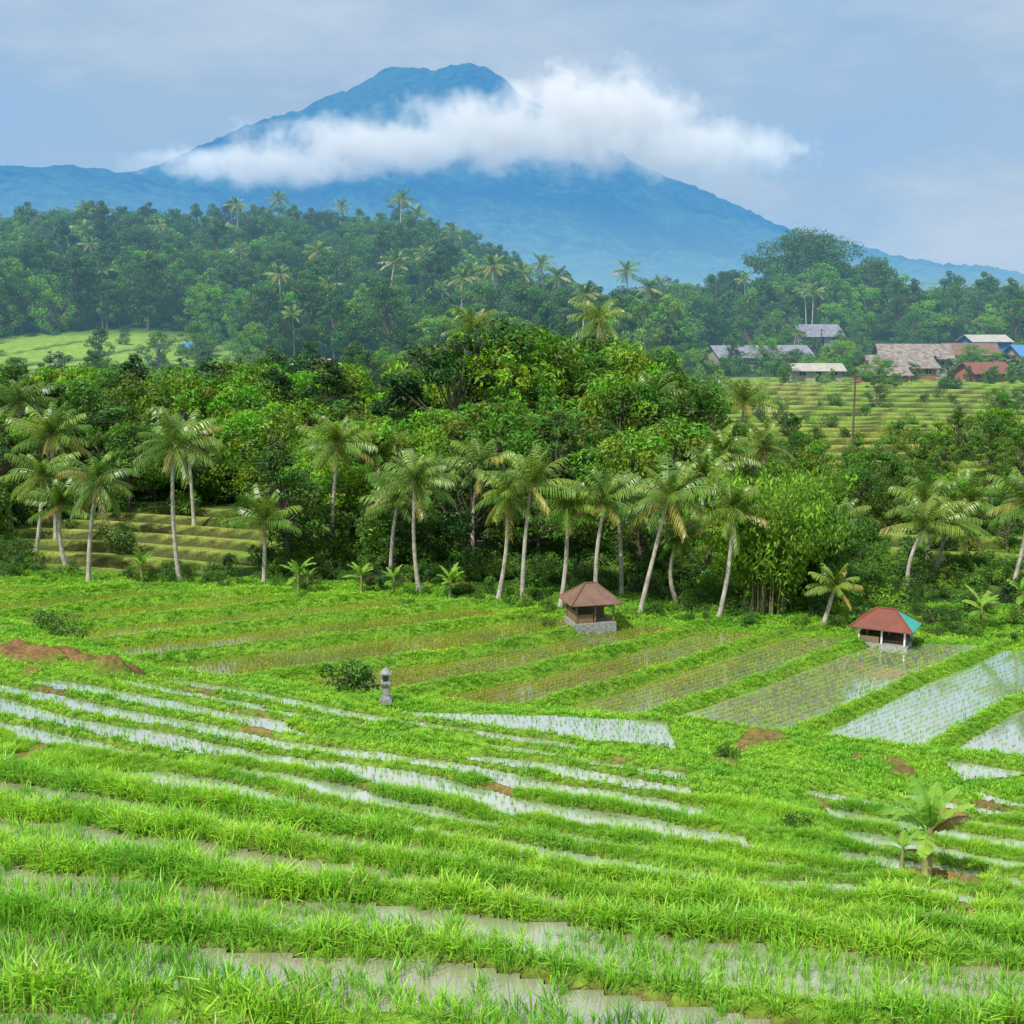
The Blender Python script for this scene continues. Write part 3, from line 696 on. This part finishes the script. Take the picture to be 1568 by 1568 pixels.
# ------------------------------------------------------------ cloud bank on the mountain (volume)
m,nt=newmat('cloud_volume')
geo=N(nt,'ShaderNodeNewGeometry');pos=geo.outputs['Position']
blobs=[((-780,4300,490),(440,230,60)),((-430,4300,555),(440,250,88)),((-30,4300,600),(430,260,120)),((280,4300,640),(340,260,165)),((600,4300,540),(320,250,95))]
e=None
for c0,r0 in blobs:
    s=N(nt,'ShaderNodeVectorMath',operation='SUBTRACT');nt.links.new(pos,s.inputs[0]);s.inputs[1].default_value=c0
    d=N(nt,'ShaderNodeVectorMath',operation='DIVIDE');nt.links.new(s.outputs[0],d.inputs[0]);d.inputs[1].default_value=r0
    l=N(nt,'ShaderNodeVectorMath',operation='LENGTH');nt.links.new(d.outputs[0],l.inputs[0])
    v=mathn(nt,'SUBTRACT',1.,l.outputs['Value'])
    e=v if e is None else mathn(nt,'SMOOTH_MAX',e,v,.25)
nf=noise(nt,.0085,6,pos,.64)
dn=mathn(nt,'MULTIPLY_ADD',mathn(nt,'SUBTRACT',nf,.5),3.1,e)
dens=maprange(nt,dn,0.0,1.0,0,.018)
sp=N(nt,'ShaderNodeSeparateXYZ');nt.links.new(pos,sp.inputs[0])
hcol=mixc(nt,maprange(nt,sp.outputs[2],440,760),(.34,.48,.64),(.74,.81,.88))  # pale lit top and bluer shaded base painted into the glow by height
pv=N(nt,'ShaderNodeVolumePrincipled');nt.links.new(dens,pv.inputs['Density']);pv.inputs['Color'].default_value=(.8,.8,.8,1)
nt.links.new(hcol,pv.inputs['Emission Color']);nt.links.new(mathn(nt,'MULTIPLY',dens,.43),pv.inputs['Emission Strength'])  # added emission stands in for sunlight scattered many times inside the cloud
o=N(nt,'ShaderNodeOutputMaterial');nt.links.new(pv.outputs[0],o.inputs['Volume'])
try: m.cycles.volume_step_rate=1.5
except Exception as ex: print(ex)
b=B();b.box((-110,4300,610),(2500,560,500));b.obj('cloud',[m])
# ------------------------------------------------------------ sky & sun
w=bpy.data.worlds.new('World');scene.world=w;w.use_nodes=True;nt=w.node_tree;nt.nodes.clear()
sky=N(nt,'ShaderNodeTexSky',sky_type='NISHITA');sky.sun_disc=False
EL=math.radians(52);ROT=math.radians(222)
sky.sun_elevation=EL;sky.sun_rotation=ROT;sky.air_density=1.0;sky.dust_density=1.0
tc=N(nt,'ShaderNodeTexCoord');mp=N(nt,'ShaderNodeMapping');mp.inputs['Scale'].default_value=(1,1,2.8);nt.links.new(tc.outputs['Generated'],mp.inputs[0])
sp=N(nt,'ShaderNodeSeparateXYZ');nt.links.new(tc.outputs['Generated'],sp.inputs[0])
n1=noise(nt,3.4,6,mp.outputs[0],.6);n2=noise(nt,1.6,4,mp.outputs[0])
veil=mixc(nt,maprange(nt,n2,.38,.62),(2.4,5.1,8.6),(3.7,5.4,7.5))
c=mixc(nt,.9,sky.outputs[0],veil)
c=mixc(nt,mathn(nt,'MULTIPLY',maprange(nt,n1,.48,.70),.6),c,(6.2,7.1,8.2))
c=mixc(nt,maprange(nt,sp.outputs[2],.235,.37,0,.8),c,(8.3,8.7,8.9))
bg=N(nt,'ShaderNodeBackground');bg.inputs[1].default_value=.1;nt.links.new(c,bg.inputs[0])
o=N(nt,'ShaderNodeOutputWorld');nt.links.new(bg.outputs[0],o.inputs[0])
sl_=bpy.data.lights.new('sun','SUN');sl_.energy=5;sl_.angle=math.radians(.8);sl_.color=(1,.96,.88)
so_=bpy.data.objects.new('sun',sl_);scene.collection.objects.link(so_)
d=Vector((math.sin(ROT)*math.cos(EL),math.cos(ROT)*math.cos(EL),math.sin(EL)))
so_.rotation_euler=d.to_track_quat('Z','Y').to_euler()
cam=bpy.data.cameras.new('camera');cam.lens=43.46;cam.sensor_width=36;cam.clip_start=.1;cam.clip_end=60000
co=bpy.data.objects.new('camera',cam);scene.collection.objects.link(co);co.location=(0,0,0);co.rotation_euler=(math.radians(90-9.12),0,0)
scene.camera=co
scene.view_settings.view_transform='Standard';scene.view_settings.look='None';scene.view_settings.exposure=0
print('done')
